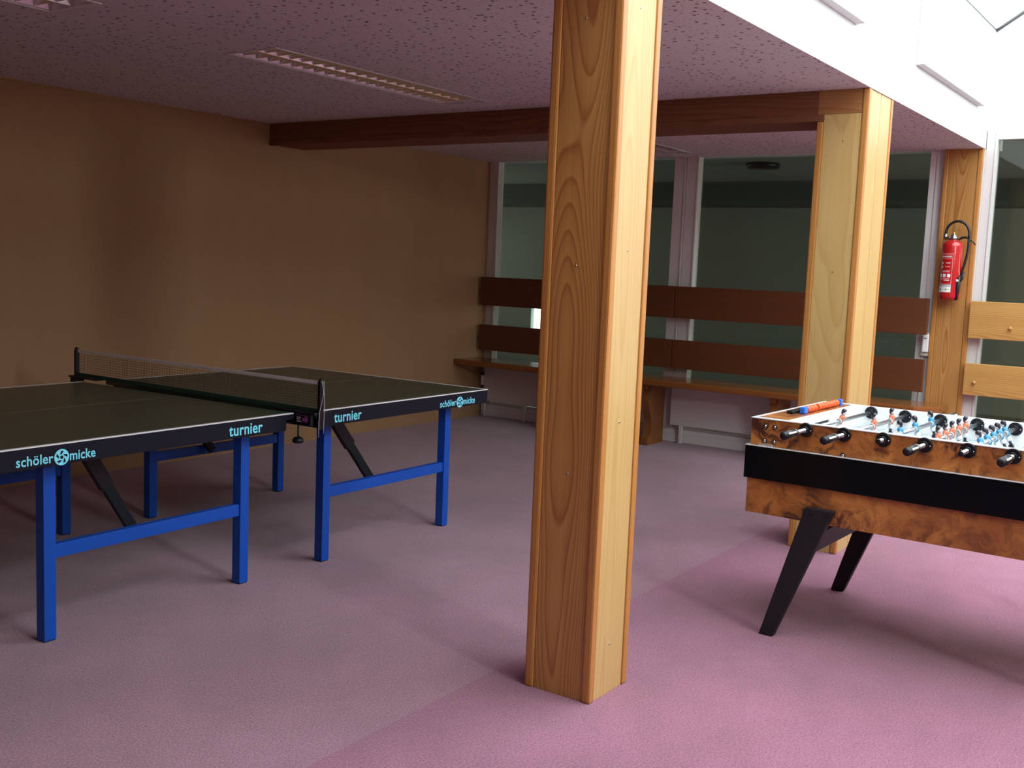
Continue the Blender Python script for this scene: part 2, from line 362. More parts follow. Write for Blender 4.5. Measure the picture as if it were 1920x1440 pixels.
# ------------------------------------------------------------------ mesh helpers
class MB:
    def __init__(s): s.bm = bmesh.new(); s.mats = []
    def mi(s, m):
        if m is None: return 0
        if m not in s.mats: s.mats.append(m)
        return s.mats.index(m)
    def _fin(s, vs, m, mx, smooth):
        if mx is not None: bmesh.ops.transform(s.bm, matrix=mx, verts=vs)
        fs = {f for v in vs for f in v.link_faces}
        k = s.mi(m)
        for f in fs:
            f.material_index = k; f.smooth = smooth
    def box(s, x0, x1, y0, y1, z0, z1, m=None, bev=0.0, mx=None):
        if x1 < x0: x0, x1 = x1, x0
        if y1 < y0: y0, y1 = y1, y0
        r = bmesh.ops.create_cube(s.bm, size=1.0)
        vs = r['verts']
        for v in vs:
            v.co = Vector((x0 if v.co.x < 0 else x1, y0 if v.co.y < 0 else y1, z0 if v.co.z < 0 else z1))
        if bev:
            es = list({e for v in vs for e in v.link_edges})
            q = bmesh.ops.bevel(s.bm, geom=es, offset=bev, segments=2, profile=0.6, affect='EDGES')
            vs = list({v for f in q['faces'] for v in f.verts} | {v for v in vs if v.is_valid})
        s._fin(vs, m, mx, False)
        return s
    def cyl(s, p0, p1, r0, r1=None, m=None, seg=20, smooth=True, mx=None):
        if r1 is None: r1 = r0
        p0, p1 = Vector(p0), Vector(p1); d = p1-p0
        q = bmesh.ops.create_cone(s.bm, cap_ends=True, segments=seg, radius1=r0, radius2=r1, depth=d.length)
        rot = Vector((0, 0, 1)).rotation_difference(d.normalized()).to_matrix().to_4x4()
        bmesh.ops.transform(s.bm, matrix=Matrix.Translation((p0+p1)/2) @ rot, verts=q['verts'])
        s._fin(q['verts'], m, mx, smooth)
        for v in q['verts']:
            for f in v.link_faces:
                if len(f.verts) > 4: f.smooth = False
        return s
    def ball(s, c, r, m=None, sc=(1, 1, 1), seg=16, mx=None):
        q = bmesh.ops.create_uvsphere(s.bm, u_segments=seg, v_segments=max(6, seg*2//3), radius=r)
        bmesh.ops.transform(s.bm, matrix=Matrix.Translation(c) @ Matrix.Diagonal((*sc, 1)), verts=q['verts'])
        s._fin(q['verts'], m, mx, True)
        return s
    def tube(s, pts, r, m=None, seg=10, mx=None, caps=True):
        pts = [Vector(p) for p in pts]
        rr = r if isinstance(r, (list, tuple)) else [r]*len(pts)
        rings = []; up = Vector((0, 0, 1))
        for i, p in enumerate(pts):
            t = (pts[min(i+1, len(pts)-1)]-pts[max(i-1, 0)]).normalized()
            a = t.cross(up)
            if a.length < 0.05: a = t.cross(Vector((0, 1, 0)))
            a.normalize(); b = t.cross(a)
            rings.append([s.bm.verts.new(p+a*math.cos(2*PI*k/seg)*rr[i]+b*math.sin(2*PI*k/seg)*rr[i]) for k in range(seg)])
        vs = [v for g in rings for v in g]
        for g, h in zip(rings, rings[1:]):
            for k in range(seg): s.bm.faces.new((g[k], g[(k+1) % seg], h[(k+1) % seg], h[k]))
        if caps:
            s.bm.faces.new(rings[0][::-1]); s.bm.faces.new(rings[-1])
        s._fin(vs, m, mx, True)
        return s
    def lathe(s, prof, m=None, seg=28, mx=None):
        rings = []
        for r, z in prof:
            if r < 1e-5: rings.append([s.bm.verts.new((0, 0, z))])
            else: rings.append([s.bm.verts.new((r*math.cos(2*PI*k/seg), r*math.sin(2*PI*k/seg), z)) for k in range(seg)])
        for g, h in zip(rings, rings[1:]):
            for k in range(seg):
                a, b = g[k % len(g)], g[(k+1) % len(g)]
                c, d = h[(k+1) % len(h)], h[k % len(h)]
                vv = []
                for v in (a, b, c, d):
                    if v not in vv: vv.append(v)
                if len(vv) > 2: s.bm.faces.new(vv)
        s._fin([v for g in rings for v in g], m, mx, True)
        return s
    def prism(s, poly, h0, h1, ax='z', m=None, bev=0.0, mx=None, smooth=False):
        """poly in the two other axes, extruded along ax from h0 to h1"""
        def P(a, b, h): return {'z': (a, b, h), 'y': (a, h, b), 'x': (h, a, b)}[ax]
        lo = [s.bm.verts.new(P(a, b, h0)) for a, b in poly]
        hi = [s.bm.verts.new(P(a, b, h1)) for a, b in poly]
        n = len(poly)
        s.bm.faces.new(lo); s.bm.faces.new(hi)
        for k in range(n): s.bm.faces.new((lo[k], lo[(k+1) % n], hi[(k+1) % n], hi[k]))
        vs = lo+hi
        if bev:
            es = list({e for v in vs for e in v.link_edges})
            q = bmesh.ops.bevel(s.bm, geom=es, offset=bev, segments=2, profile=0.6, affect='EDGES')
            vs = list({v for f in q['faces'] for v in f.verts} | {v for v in vs if v.is_valid})
        s._fin(vs, m, mx, smooth)
        return s
    def build(s, name, m=None, parent=None, loc=None):
        bmesh.ops.recalc_face_normals(s.bm, faces=s.bm.faces)
        me = bpy.data.meshes.new(name); s.bm.to_mesh(me); s.bm.free()
        for q in (s.mats or [m]): me.materials.append(q)
        o = bpy.data.objects.new(name, me); COL.objects.link(o)
        if parent is not None: o.parent = parent
        if loc is not None: o.location = loc
        return o
def tag(o, label, cat, group=None):
    o['label'] = label; o['category'] = cat
    if group: o['group'] = group
    return o
def thing(name, label, cat, loc=(0, 0, 0), rz=0.0, group=None):
    o = bpy.data.objects.new(name, None); COL.objects.link(o)
    o.location = loc; o.rotation_euler = (0, 0, rz); o.empty_display_size = 0.1
    return tag(o, label, cat, group)
def struct(o):
    o['kind'] = 'structure'; return o
def centred(o):
    """move the origin of a top-level mesh to the middle of its base"""
    me = o.data
    xs = [v.co.x for v in me.vertices]; ys = [v.co.y for v in me.vertices]; zs = [v.co.z for v in me.vertices]
    c = Vector(((min(xs)+max(xs))/2, (min(ys)+max(ys))/2, min(zs)))
    me.transform(Matrix.Translation(-c)); o.location = o.location + c
    return o

def text_mesh(name, body, size, m, parent, mx, bold=0.012, spacing=1.0, align='LEFT', ext=0.0006, width=None):
    c = bpy.data.curves.new(name, 'FONT'); c.body = body; c.size = size; c.extrude = ext; c.offset = bold*size
    c.space_character = spacing; c.align_x = align; c.resolution_u = 3
    t = bpy.data.objects.new(name, c); COL.objects.link(t)
    bpy.context.view_layer.update()
    me = bpy.data.meshes.new_from_object(t.evaluated_get(bpy.context.evaluated_depsgraph_get()))
    bpy.data.objects.remove(t)
    if width:
        xs = [v.co.x for v in me.vertices]
        me.transform(Matrix.Diagonal((width/(max(xs)-min(xs)), 1, 1, 1)) @ Matrix.Translation((-min(xs), 0, 0)))
    me.transform(mx); me.materials.clear(); me.materials.append(m)
    o = bpy.data.objects.new(name, me); COL.objects.link(o); o.parent = parent
    return o

# ------------------------------------------------------------------ the room shell
struct(MB().box(XB, XE, YR, YL, -0.1, 0, None).build('floor', carpet))
struct(MB().box(XB, XE+0.2, YL, YL+0.15, 0, HC, None).build('wall_left', tan_wall))
# ceiling of the low part, with openings for the three recessed luminaires
LAMPX = [(0.95, 2.63), (3.57, 5.25), (6.35, 8.03)]
LY0, LY1 = 3.885, 4.21
cb = MB()
cb.box(XB, XE, YC+0.0, LY0, HC, HC+0.05)
cb.box(XB, XE, LY1, YL, HC, HC+0.05)
px = XB
for a, b_ in LAMPX:
    cb.box(px, a, LY0, LY1, HC, HC+0.05); px = b_
cb.box(px, XE, LY0, LY1, HC, HC+0.05)
struct(cb.build('ceiling', tile))
struct(MB().box(XB, XE, YC+0.12, YL+0.15, HC+0.25, HC+0.3).build('ceiling_upper_slab', concrete))
struct(MB().box(XB, XE, YC-0.001, YC+0.12, HC+0.001, HA+0.02).build('wall_fascia', fascia_paint))
struct(MB().box(XB-0.15, XB, YR-0.15, YL+0.15, 0, HA+0.1).build('wall_back', tan_wall))
# right wall with a high window
wr = MB()
wr.box(XB, 1.0, YR-0.15, YR, 0, HA); wr.box(1.7, XE, YR-0.15, YR, 0, HA)
wr.box(1.0, 1.7, YR-0.15, YR, 3.15, HA); wr.box(1.0, 1.7, YR-0.15, YR, 0, 2.45)
struct(wr.build('wall_right', tan_wall))
w1 = struct(MB().box(1.0, 1.7, YR-0.06, YR-0.05, 2.45, 3.15).build('window_1', glass_clear))
fb = MB()
for a, b_ in ((1.0, 1.04), (1.66, 1.7)): fb.box(a, b_, YR-0.08, YR-0.02, 2.45, 3.15)
fb.box(1.04, 1.66, YR-0.08, YR-0.02, 2.45, 2.49); fb.box(1.04, 1.66, YR-0.08, YR-0.02, 3.11, 3.15)
fb.build('window_frame', frame_paint, w1)
# atrium ceiling around the skylight
ac = MB()
ac.box(XB, SX0, YR, YC, HA, HA+0.1); ac.box(SX0, XE, YR, SY0, HA, HA+0.1)
ac.prism([(SY0, HA), (YC, HA), (YM, RIDGE)], SX0-0.1, SX0, 'x')
struct(ac.build('ceiling_atrium', concrete))
# glazed pitched roof
for n, (ya, yb) in enumerate(((YC, YM), (SY0, YM))):
    g = MB()
    v = [g.bm.verts.new(p) for p in ((SX0, ya, HA+0.02), (XE, ya, HA+0.02), (XE, yb, RIDGE+0.02), (SX0, yb, RIDGE+0.02))]
    g.bm.faces.new(v)
    o = struct(g.build('window_%d' % (n+2), glass_clear))
    r = MB(); nb = 4
    d = Vector((0, yb-ya, RIDGE-HA)).normalized(); nn = Vector((0, -d.z, d.y)) if d.y > 0 else Vector((0, d.z, -d.y))
    for k in range(nb+1):
        x = SX0+0.02+(XE-SX0-0.03)*k/nb
        a = Vector((x, ya, HA)); b_ = Vector((x, yb, RIDGE))
        r.tube([a, b_], 0.012, seg=6)
    r.tube([(SX0, ya, HA+0.004), (XE-0.01, ya, HA+0.004)], 0.006, seg=6)
    r.build('glazing_bar', bar_grey, o)
# end wall: piers, lintel, gable
ew = MB()
ew.box(XE, XE+0.15, YC-0.08, YL, 2.421, HA)
ew.box(XE, XE+0.15, YC-0.08, YL, -0.1, 0.115)
ew.box(XE, XE+0.15, YR, YC-0.08, 2.556, HA)
ew.box(XE, XE+0.15, YR, 0.3, 0, 2.556)
ew.box(XE, XE+0.15, 0.3, YC-0.08, -0.1, 0.02)
ew.prism([(SY0, HA), (YC, HA), (YM, RIDGE)], XE, XE+0.15, 'x')
struct(ew.build('wall_end', white_paint))
# windows of the end wall
def win(n, y0, y1, z0, z1, posts, rails):
    g = struct(MB().box(XE+0.03, XE+0.036, y0, y1, z0, z1).build('window_%d' % n, glass_green))
    f = MB()
    for a, b_ in posts: f.box(XE-0.02, XE+0.06, a, b_, z0, z1, bev=0.003)
    for a, b_ in rails: f.box(XE-0.018, XE+0.058, y0, y1, a, b_)
    f.build('window_frame', frame_paint, g)
    b2 = MB()
    for a, b_ in posts: b2.box(XE-0.028, XE-0.02, a+0.0, a+0.014, z0, z1)
    b2.build('glazing_bead', frame_paint, g)
win(4, 4.057, 6.105, 0.115, 2.421, [(4.057, 4.168), (6.0, 6.105)], [(0.115, 0.135)])
win(5, 2.02, 4.053, 0.115, 2.421, [(2.02, 2.083), (3.942, 4.053)], [(0.115, 0.135)])
win(6, 0.3, 1.705, 0.02, 2.556, [(1.63, 1.705), (0.3, 0.38)], [(2.488, 2.556), (0.02, 0.1)])
struct(MB().box(XE-0.02, XE+0.1, 1.705, 2.02, 0.0, 2.421).build('trim_1', frame_paint))
# stepped skirting under the radiators
bb = MB()
bb.box(XE-0.035, XE, 1.98, YL, 0, 0.075, bev=0.004); bb.box(XE-0.02, XE, 1.98, YL, 0.075, 0.112, bev=0.003)
struct(bb.build('baseboard_end', rad_paint))
# trim line between wall covering and ceiling
struct(MB().box(XB, 5.5576, YL-0.012, YL, HC-0.012, HC).build('trim_2', tan_wall))

# white boxes that stand out of the fascia
for k, (xa, xb) in enumerate(((3.62, 5.262), (6.352, 7.972))):
    o = MB().prism([(YC-0.0015, 2.668), (YC-0.045, 2.672), (YC-0.045, 3.2), (YC-0.0015, 3.2)], xa, xb, 'x', bev=0.004).build('fascia_panel', fascia_paint)
    centred(o)
    tag(o, ['raised white panel on the white upper wall, nearer to the foreground column',
            'raised white panel on the white upper wall above the fire extinguisher side'][k], 'wall panel')

# ------------------------------------------------------------------ room seen through the glass
bx_ = MB(); XB2 = 12.9; ZB2 = 2.6
bx_.box(XB2, XB2+0.1, -3.5, 8.05, 0, 2.45, far_wall); bx_.box(XB2, XB2+0.1, 8.62, 10, 0, 2.45, far_wall)
bx_.box(XB2, XB2+0.1, 8.05, 8.62, 0.85, 2.45, far_wall); bx_.box(XB2, XB2+0.1, 8.05, 8.62, 0, 0.3, far_wall)
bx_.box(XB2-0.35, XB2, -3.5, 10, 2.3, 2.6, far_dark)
bx_.box(XE+0.15, XB2, 9.9, 10, 0, 2.6, far_wall); bx_.box(XE+0.15, XB2, -3.6, -3.5, 0, 2.6, far_wall)
bx_.box(XE+0.1, XE+0.15, YL, 10, 0, 2.6, far_wall)
struct(bx_.build('wall_far_room', far_wall))
struct(MB().box(XE+0.15, XB2+0.1, -3.6, 10, ZB2, ZB2+0.1).build('ceiling_far_room', far_wall))
struct(MB().box(XE+0.15, XB2+0.1, -3.6, 10, -0.1, 0).build('floor_far_room', far_floor))
struct(MB().box(XB2+0.08, XB2+0.09, 8.05, 8.62, 0.3, 0.85).build('window_7', lit_window))
o = MB().lathe([(0, 0), (0.16, 0), (0.17, 0.02), (0.17, 0.05), (0, 0.05)]).build('ceiling_spotlight', black_plastic)
o.location = (10.6, 4.30, ZB2-0.05)
tag(o, 'round black ceiling lamp in the dark room behind the glass', 'ceiling lamp')

# ------------------------------------------------------------------ timber columns
def column(label, x0, wx, y0, wy, h, kind):
    t = thing('timber_column', label, 'column', (x0+wx/2, y0+wy/2, 0))
    hx, hy, c, rec = wx/2, wy/2, 0.034, 0.006
    for sx in (-1, 1):
        for sy in (-1, 1):
            x_a, x_b = sorted((sx*hx, sx*(hx-c))); y_a, y_b = sorted((sy*hy, sy*(hy-c)))
            top = h
            if kind == 'beam' and sy > 0 and sx < 0: top = 2.263
            MB().box(x_a, x_b, y_a, y_b, 0, top, bev=0.008).build('corner_post', trim_z, t)
    f = 0.0012
    zt = 2.298 if kind == 'beam' else h
    MB().box(-hx+rec, -hx+0.03, -hy+c+f, hy-c-f, 0, zt, bev=0.0015).build('board', pine_z if kind != 'beam' else pine_z2, t)
    MB().box(hx-0.03, hx-rec, -hy+c+f, hy-c-f, 0, h, bev=0.0015).build('board', pine_z2, t)
    for sy in (-1, 1):
        ya, yb = sorted((sy*(hy-rec), sy*(hy-0.03)))
        if kind == 'beam':
            MB().box(-hx+c+f, -0.0025, ya, yb, 0, h, bev=0.0015).build('board', pine_z2, t)
            MB().box(0.0025, hx-c-f, ya, yb, 0, h, bev=0.0015).build('board', pine_z2, t)
        else:
            MB().box(-hx+c+f, hx-c-f, ya, yb, 0, h, bev=0.0015).build('board', pine_z2, t)
    return t
WX1, WY = 0.2613, 0.2644
c1 = column('tall pine-clad column in the foreground with arched wood grain', 3.0085, WX1, YC, WY, HC, 'front')
def screw(t, x, y, z, ax):
    s_ = MB()
    if ax == 'x': s_.cyl((x-0.0015, y, z), (x+0.004, y, z), 0.0032, 0.0045, seg=12)
    else: s_.cyl((x, y-0.0015, z), (x, y+0.004, z), 0.0032, 0.0045, seg=12)
    s_.build('screw', chrome, t)
cx1, cy1 = 3.0085+WX1/2, YC+WY/2
for y, z in ((1.851, 2.25), (1.846, 1.462), (1.841, 0.768)): screw(c1, -WX1/2+0.0055, y-cy1, z, 'x')
for x, z in ((3.129, 2.292), (3.124, 1.518), (3.127, 0.947), (3.14, 0.176)): screw(c1, x-cx1, -WY/2+0.0055, z, 'y')
WX2 = 0.43
c2 = column('wide pine-clad column carrying the ceiling beam, behind the foosball table', 5.5576, WX2, YC, WY, HC, 'beam')
cx2 = 5.5576+WX2/2
for y, z in ((1.833, 2.16), (1.838, 1.488)): screw(c2, -WX2/2+0.0055, y-cy1, z, 'x')
c3 = column('pine-clad end column with the red fire extinguisher on it', 8.286, 0.10, YC, WY, HC, 'end')

# beam between the wide column and the tan wall
bt = thing('ceiling_beam', 'pine ceiling beam, its colour darkened as shade, running from the tan wall to the wide column', 'beam', (5.5576+0.1856, (YL+YC+WY)/2, 2.263))
ly0, ly1 = YC+WY-(YL+YC+WY)/2+0.0005, YL-(YL+YC+WY)/2-0.0005
MB().box(-0.1856+0.006, 0.1856, ly0, ly1, 0.036, HC-2.263, bev=0.001).build('face_board', beam_shaded_y, bt)
MB().box(-0.1856, -0.1856+0.036, ly0, ly1, 0.0, 0.036, bev=0.006).build('corner_moulding', beam_shaded_y, bt)
MB().box(-0.1856+0.04, 0.1856, ly0, ly1, 0.006, 0.034).build('underside_board', beam_shaded_y, bt)
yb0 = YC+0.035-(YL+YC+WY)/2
MB().box(-0.1856+0.006, -0.1856+0.03, yb0, ly0-0.001, 0.036, HC-2.263, bev=0.001).build('face_board', beam_end_lit, bt)
MB().box(-0.1856+0.002, -0.1856+0.03, ly0-0.036, ly0-0.001, 0.0, 0.036, bev=0.001).build('corner_moulding', beam_shaded_y, bt)

# ------------------------------------------------------------------ recessed louvre luminaires
def luminaire(x0, x1, label, lit=False):
    t = thing('louvre_luminaire', label, 'ceiling light', ((x0+x1)/2, (LY0+LY1)/2, HC), group='recessed louvre luminaires')
    hl, hw = (x1-x0)/2, (LY1-LY0)/2
    f = MB()
    f.box(-hl-0.012, hl+0.012, -hw-0.012, -hw+0.008, -0.004, 0.0, bev=0.001); f.box(-hl-0.012, hl+0.012, hw-0.008, hw+0.012, -0.004, 0.0, bev=0.001)
    f.box(-hl-0.012, -hl+0.008, -hw+0.008, hw-0.008, -0.004, 0.0); f.box(hl-0.008, hl+0.012, -hw+0.008, hw-0.008, -0.004, 0.0)
    f.build('frame', alu_trim, t)
    h = MB()
    h.box(-hl, hl, -hw, hw, 0.11, 0.12); h.box(-hl, hl, -hw, -hw+0.004, 0.001, 0.11); h.box(-hl, hl, hw-0.004, hw, 0.001, 0.11)
    h.box(-hl, -hl+0.004, -hw+0.004, hw-0.004, 0.001, 0.11); h.box(hl-0.004, hl, -hw+0.004, hw-0.004, 0.001, 0.11)
    h.build('housing', white_paint, t)
    for sy in (-1, 1):
        MB().cyl((-hl+0.05, sy*hw*0.5, 0.09), (hl-0.05, sy*hw*0.5, 0.09), 0.008, seg=12).build('fluorescent_tube', label_white, t)
    lv = MB()
    lv.prism([(-0.028, 0.06), (0.028, 0.06), (0.002, 0.002), (-0.002, 0.002)], -hl+0.006, hl-0.006, 'x')
    for s_ in (-1, 1):
        lv.prism([(s_*(hw-0.006), 0.002), (s_*(hw-0.010), 0.002), (s_*(hw-0.05), 0.06), (s_*(hw-0.006), 0.06)], -hl+0.006, hl-0.006, 'x')
    lv.build('reflector', matte_alu, t)
    n = 21
    cl = MB()
    for k in range(1, n):
        x = -hl+2*hl*k/n
        for s_ in (-1, 1):
            ya, yb = sorted((s_*0.004, s_*(hw-0.010)))
            cl.prism([(x-0.022, 0.05), (x+0.022, 0.05), (x+0.0015, 0.003), (x-0.0015, 0.003)], ya, yb, 'y')
    cl.build('louvre', matte_alu, t)
    return t
luminaire(*LAMPX[0], 'recessed louvre light cut off at the top left corner')
luminaire(*LAMPX[1], 'long recessed louvre light in full view on the ceiling')
luminaire(*LAMPX[2], 'recessed louvre light beyond the beam, mostly behind the foreground column')

# ------------------------------------------------------------------ benches, boards, radiators
def board(y0, y1, z0, z1, m, label, x=8.20, screws=None):
    t = thing('backrest_board', label, 'board', (x+0.02, (y0+y1)/2, z0))
    MB().box(-0.02, 0.02, -(y1-y0)/2, (y1-y0)/2, 0, z1-z0, bev=0.004).build('plank', m, t)
    # steel brackets back to the window frame
    for yb in ((y0+0.12), (y1-0.12)):
        MB().box(0.02, XE-0.02-x-0.02, yb-0.02-(y0+y1)/2, yb+0.02-(y0+y1)/2, 0.09, 0.15).build('bracket', grey_base, t)
    if screws:
        for y, z in screws:
            s_ = MB(); yy, zz = y-(y0+y1)/2, z-z0
            s_.cyl((-0.02, yy, zz), (-0.032, yy, zz), 0.008, 0.008, seg=14); s_.ball((-0.036, yy, zz), 0.013, sc=(0.7, 1, 1))
            s_.build('peg', pine_y, t)
    return t
YJ = 4.035
board(YJ+0.003, 6.075, 1.07, 1.338, stain_y, 'upper dark brown backrest board beside the tan wall')
board(YJ+0.003, 6.07, 0.645, 0.887, stain_y, 'lower dark brown backrest board beside the tan wall')
board(1.98, YJ-0.003, 1.07, 1.338, stain_y, 'upper dark brown backrest board behind the wide column')
board(1.98, YJ-0.003, 0.645, 0.887, stain_y, 'lower dark brown backrest board behind the wide column')
board(-0.6, 1.700, 1.068, 1.335, pine_y, 'upper light pine board with a peg, right of the extinguisher column', x=8.236, screws=[(1.419, 1.154)])
board(-0.6, 1.703, 0.655, 0.886, pine_y, 'lower light pine board with a peg, right of the extinguisher column', x=8.236, screws=[(1.628, 0.749)])

bn = thing('wall_bench', 'long wooden wall bench with curved slab supports under the window boards', 'bench', (8.05, 3.95, 0))
sp = MB()
ya, yb = 1.80-3.95, 6.10-3.95
sp.prism([(-0.19, ya+0.14), (-0.05, ya), (0.225, ya), (0.225, yb), (-0.19, yb)], 0.518, 0.57, 'z', bev=0.012)
sp.build('seat', bench_y, bn)
for y in (5.10, 4.12, 3.01, 1.92):
    p = []
    for k in range(13):
        f = k/12
        z = 0.055+f*0.425
        x = -0.075+0.035*math.sin(2*PI*(f*0.95+0.02))-0.03*(f < 0.06)
        p.append((x, z))
    poly = [(0.18, 0.0), (-0.10, 0.0), (-0.10, 0.055)] + p[1:] + [(-0.12, 0.518), (0.18, 0.518)]
    MB().prism(poly, y-3.95-0.033, y-3.95+0.033, 'y', bev=0.003).build('support', bench_z, bn)
    MB().box(-0.14, 0.2, y-3.95-0.02, y-3.95+0.02, 0.478, 0.518).build('bearer', bench_z, bn)
bn['category'] = 'bench'

def radiator(y0, y1, label, valve):
    t = thing('radiator', label, 'radiator', (8.29, (y0+y1)/2, 0))
    h = (y1-y0)/2
    MB().box(-0.015, 0.015, -h, h, 0.152, 0.50, bev=0.003).build('front_panel', rad_paint, t)
    MB().box(0.015, 0.03, -h+0.02, h-0.02, 0.17, 0.49).build('convector', grey_base, t)
    for s_ in (-1, 0.55) if valve else (-1, 1):
        MB().box(-0.012, 0.012, s_*(h-0.1)-0.014, s_*(h-0.1)+0.014, 0, 0.152).build('foot', rad_paint, t)
    if valve:
        for dy in (0.0, 0.05):
            MB().cyl((-0.02+dy*0.5, h-0.02+dy, 0.001), (-0.02+dy*0.5, h-0.02+dy, 0.16), 0.009).build('pipe', rad_paint, t)
        v = MB()
        v.cyl((0, h+0.001, 0.35), (0, h+0.025, 0.35), 0.014, m=grey_base)
        v.cyl((-0.01, h+0.022, 0.30), (-0.01, h+0.022, 0.40), 0.02, m=label_white)
        v.cyl((-0.01, h+0.022, 0.40), (-0.01, h+0.022, 0.42), 0.018, m=black_plastic); v.cyl((-0.01, h+0.022, 0.285), (-0.01, h+0.022, 0.30), 0.018, m=black_plastic)
        v.build('thermostatic_valve', None, t)
    return t
radiator(4.19, 6.04, 'flat white radiator under the bench in the corner by the tan wall', True)
radiator(2.1, 4.05, 'flat white radiator under the bench between the two bench supports', False)

# small white thermostat beside the end column
t = thing('wall_switch', 'small white switch box on the frame beside the extinguisher column', 'switch', (8.30, 2.0, 0.93))
MB().box(0.0, 0.034, -0.022, 0.034, -0.02, 0.15, bev=0.002).build('back_plate', cream_plate, t)
MB().box(-0.03, 0.0, -0.022, 0.018, 0.01, 0.14, bev=0.004).build('switch_body', label_white, t)
MB().box(-0.0312, -0.030, -0.012, 0.010, 0.108, 0.114).build('marking', label_dark, t)

# ------------------------------------------------------------------ fire extinguisher
ex = thing('fire_extinguisher', 'red fire extinguisher with looped black hose hanging on the end column', 'fire extinguisher', (8.203, 1.845, 1.335))
R = 0.072
MB().lathe([(0, 0.004), (0.05, 0), (0.066, 0.006), (R, 0.03), (R, 0.385), (0.070, 0.400), (0.062, 0.414), (0.045, 0.424), (0.028, 0.430), (0, 0.431)], seg=36).build('cylinder', red_paint, ex)
MB().lathe([(0.024, 0.43), (0.03, 0.435), (0.03, 0.452), (0.02, 0.458), (0.02, 0.468), (0.011, 0.472), (0, 0.472)]).build('valve_head', chrome, ex)
MB().cyl((0, 0, 0.47), (0, 0, 0.487), 0.008, 0.005, seg=12).build('valve_pin', brass, ex)
MB().cyl((-0.01, 0.0, 0.445), (-0.01, 0.055, 0.445), 0.013, seg=14).cyl((-0.01, 0.055, 0.432), (-0.01, 0.055, 0.475), 0.013, seg=14).build('hose_coupling', chrome, ex)
pts = []
for k in range(25):
    a = PI*(1-k/16)
    if k <= 16: pts.append((-0.01, -(-0.055+0.0)+0.0 - (0.08+0.08*math.cos(a)) , 0.475+0.09*math.sin(a)*1.0))
y_end = pts[-1][1]
for k in range(1, 14):
    f = k/13
    pts.append((-0.012+0.0*f, y_end-0.012*math.sin(PI*f*0.6)+0.050*f*f, 0.475-0.30*f))
MB().tube(pts, 0.0095, seg=12).build('hose', rubber, ex)
yn = pts[-1][1]
MB().tube([(-0.02, yn, 0.176), (-0.03, yn+0.003, 0.15), (-0.035, yn+0.006, 0.08), (-0.035, yn+0.010, 0.0)], [0.013, 0.022, 0.018, 0.011]).build('nozzle', rubber, ex)
MB().tube([(-0.035, yn, 0.13), (-0.035, yn-0.022, 0.16), (-0.03, yn-0.03, 0.205)], [0.011, 0.011, 0.007]).build('nozzle_lever', rubber, ex)
MB().ball((-0.052, yn+0.008, 0.14), 0.010).build('nozzle_clip', label_white, ex)
MB().tube([(0, -0.035, 0.432), (-0.005, -0.055, 0.447), (-0.005, -0.085, 0.452), (-0.005, -0.115, 0.435), (-0.005, -0.14, 0.415), (-0.005, -0.15, 0.398)], [0.005, 0.009, 0.009, 0.006, 0.0055, 0.005]).build('carry_lever', rubber, ex)
MB().box(0.06, 0.085, -0.02, 0.02, 0.1, 0.3).build('wall_hook', black_metal, ex)
def on_cyl(bmx, y0, y1, z0, z1, m, rad):
    """a patch on the cylinder's camera-side surface; y is arc length from -x towards +y"""
    n = max(2, int(abs(y1-y0)/0.008))
    vs = []
    for i in range(n+1):
        a = PI-(y0+(y1-y0)*i/n)/R
        vs.append([bmx.bm.verts.new((rad*math.cos(a), rad*math.sin(a), z)) for z in (z0, z1)])
    k = bmx.mi(m)
    for p_, q_ in zip(vs, vs[1:]):
        f = bmx.bm.faces.new((p_[0], q_[0], q_[1], p_[1])); f.material_index = k; f.smooth = True
lb = MB()
r1_, r2_, sh = R+0.0006, R+0.0011, 0.022
on_cyl(lb, -0.045+sh, 0.055+sh, 0.115, 0.335, red_paint, r1_)
for z0_, z1_ in ((0.330, 0.333), (0.297, 0.300), (0.112, 0.115)): on_cyl(lb, -0.045+sh, 0.055+sh, z0_, z1_, label_pink, r2_)
on_cyl(lb, -0.045+sh, -0.042+sh, 0.115, 0.333, label_pink, r2_); on_cyl(lb, 0.052+sh, 0.055+sh, 0.115, 0.333, label_pink, r2_)
for yy, zz, ww, m_ in ((-0.036, 0.318, 0.08, label_pink), (-0.036, 0.307, 0.075, label_white), (-0.03, 0.262, 0.03, label_white),
                       (-0.03, 0.235, 0.035, label_pink), (-0.03, 0.205, 0.05, label_pink), (-0.03, 0.198, 0.06, label_pink),
                       (-0.03, 0.148, 0.07, label_pink), (-0.03, 0.138, 0.04, label_white)):
    x_ = -(yy)  # text rows run towards -y in the photograph
    on_cyl(lb, yy+sh, yy+ww+sh, zz, zz+0.005, m_, r2_)
for yy in (-0.036, -0.004, 0.026): on_cyl(lb, yy+sh, yy+0.022+sh, 0.162, 0.186, label_white, r2_)
for zz in (0.255, 0.228): on_cyl(lb, 0.024+sh, 0.04+sh, zz, zz+0.016, label_white, r2_)
on_cyl(lb, -0.045+sh, 0.055+sh, 0.055, 0.108, label_white, r1_)
on_cyl(lb, -0.045+sh, 0.055+sh, 0.098, 0.102, label_dark, r2_)
for yy, m_ in ((-0.036, label_yellow), (-0.018, label_green), (0.025, label_green), (0.041, label_dark)):
    on_cyl(lb, yy+sh, yy+0.01+sh, 0.07, 0.08, m_, r2_)
lb.build('instruction_label', None, ex)

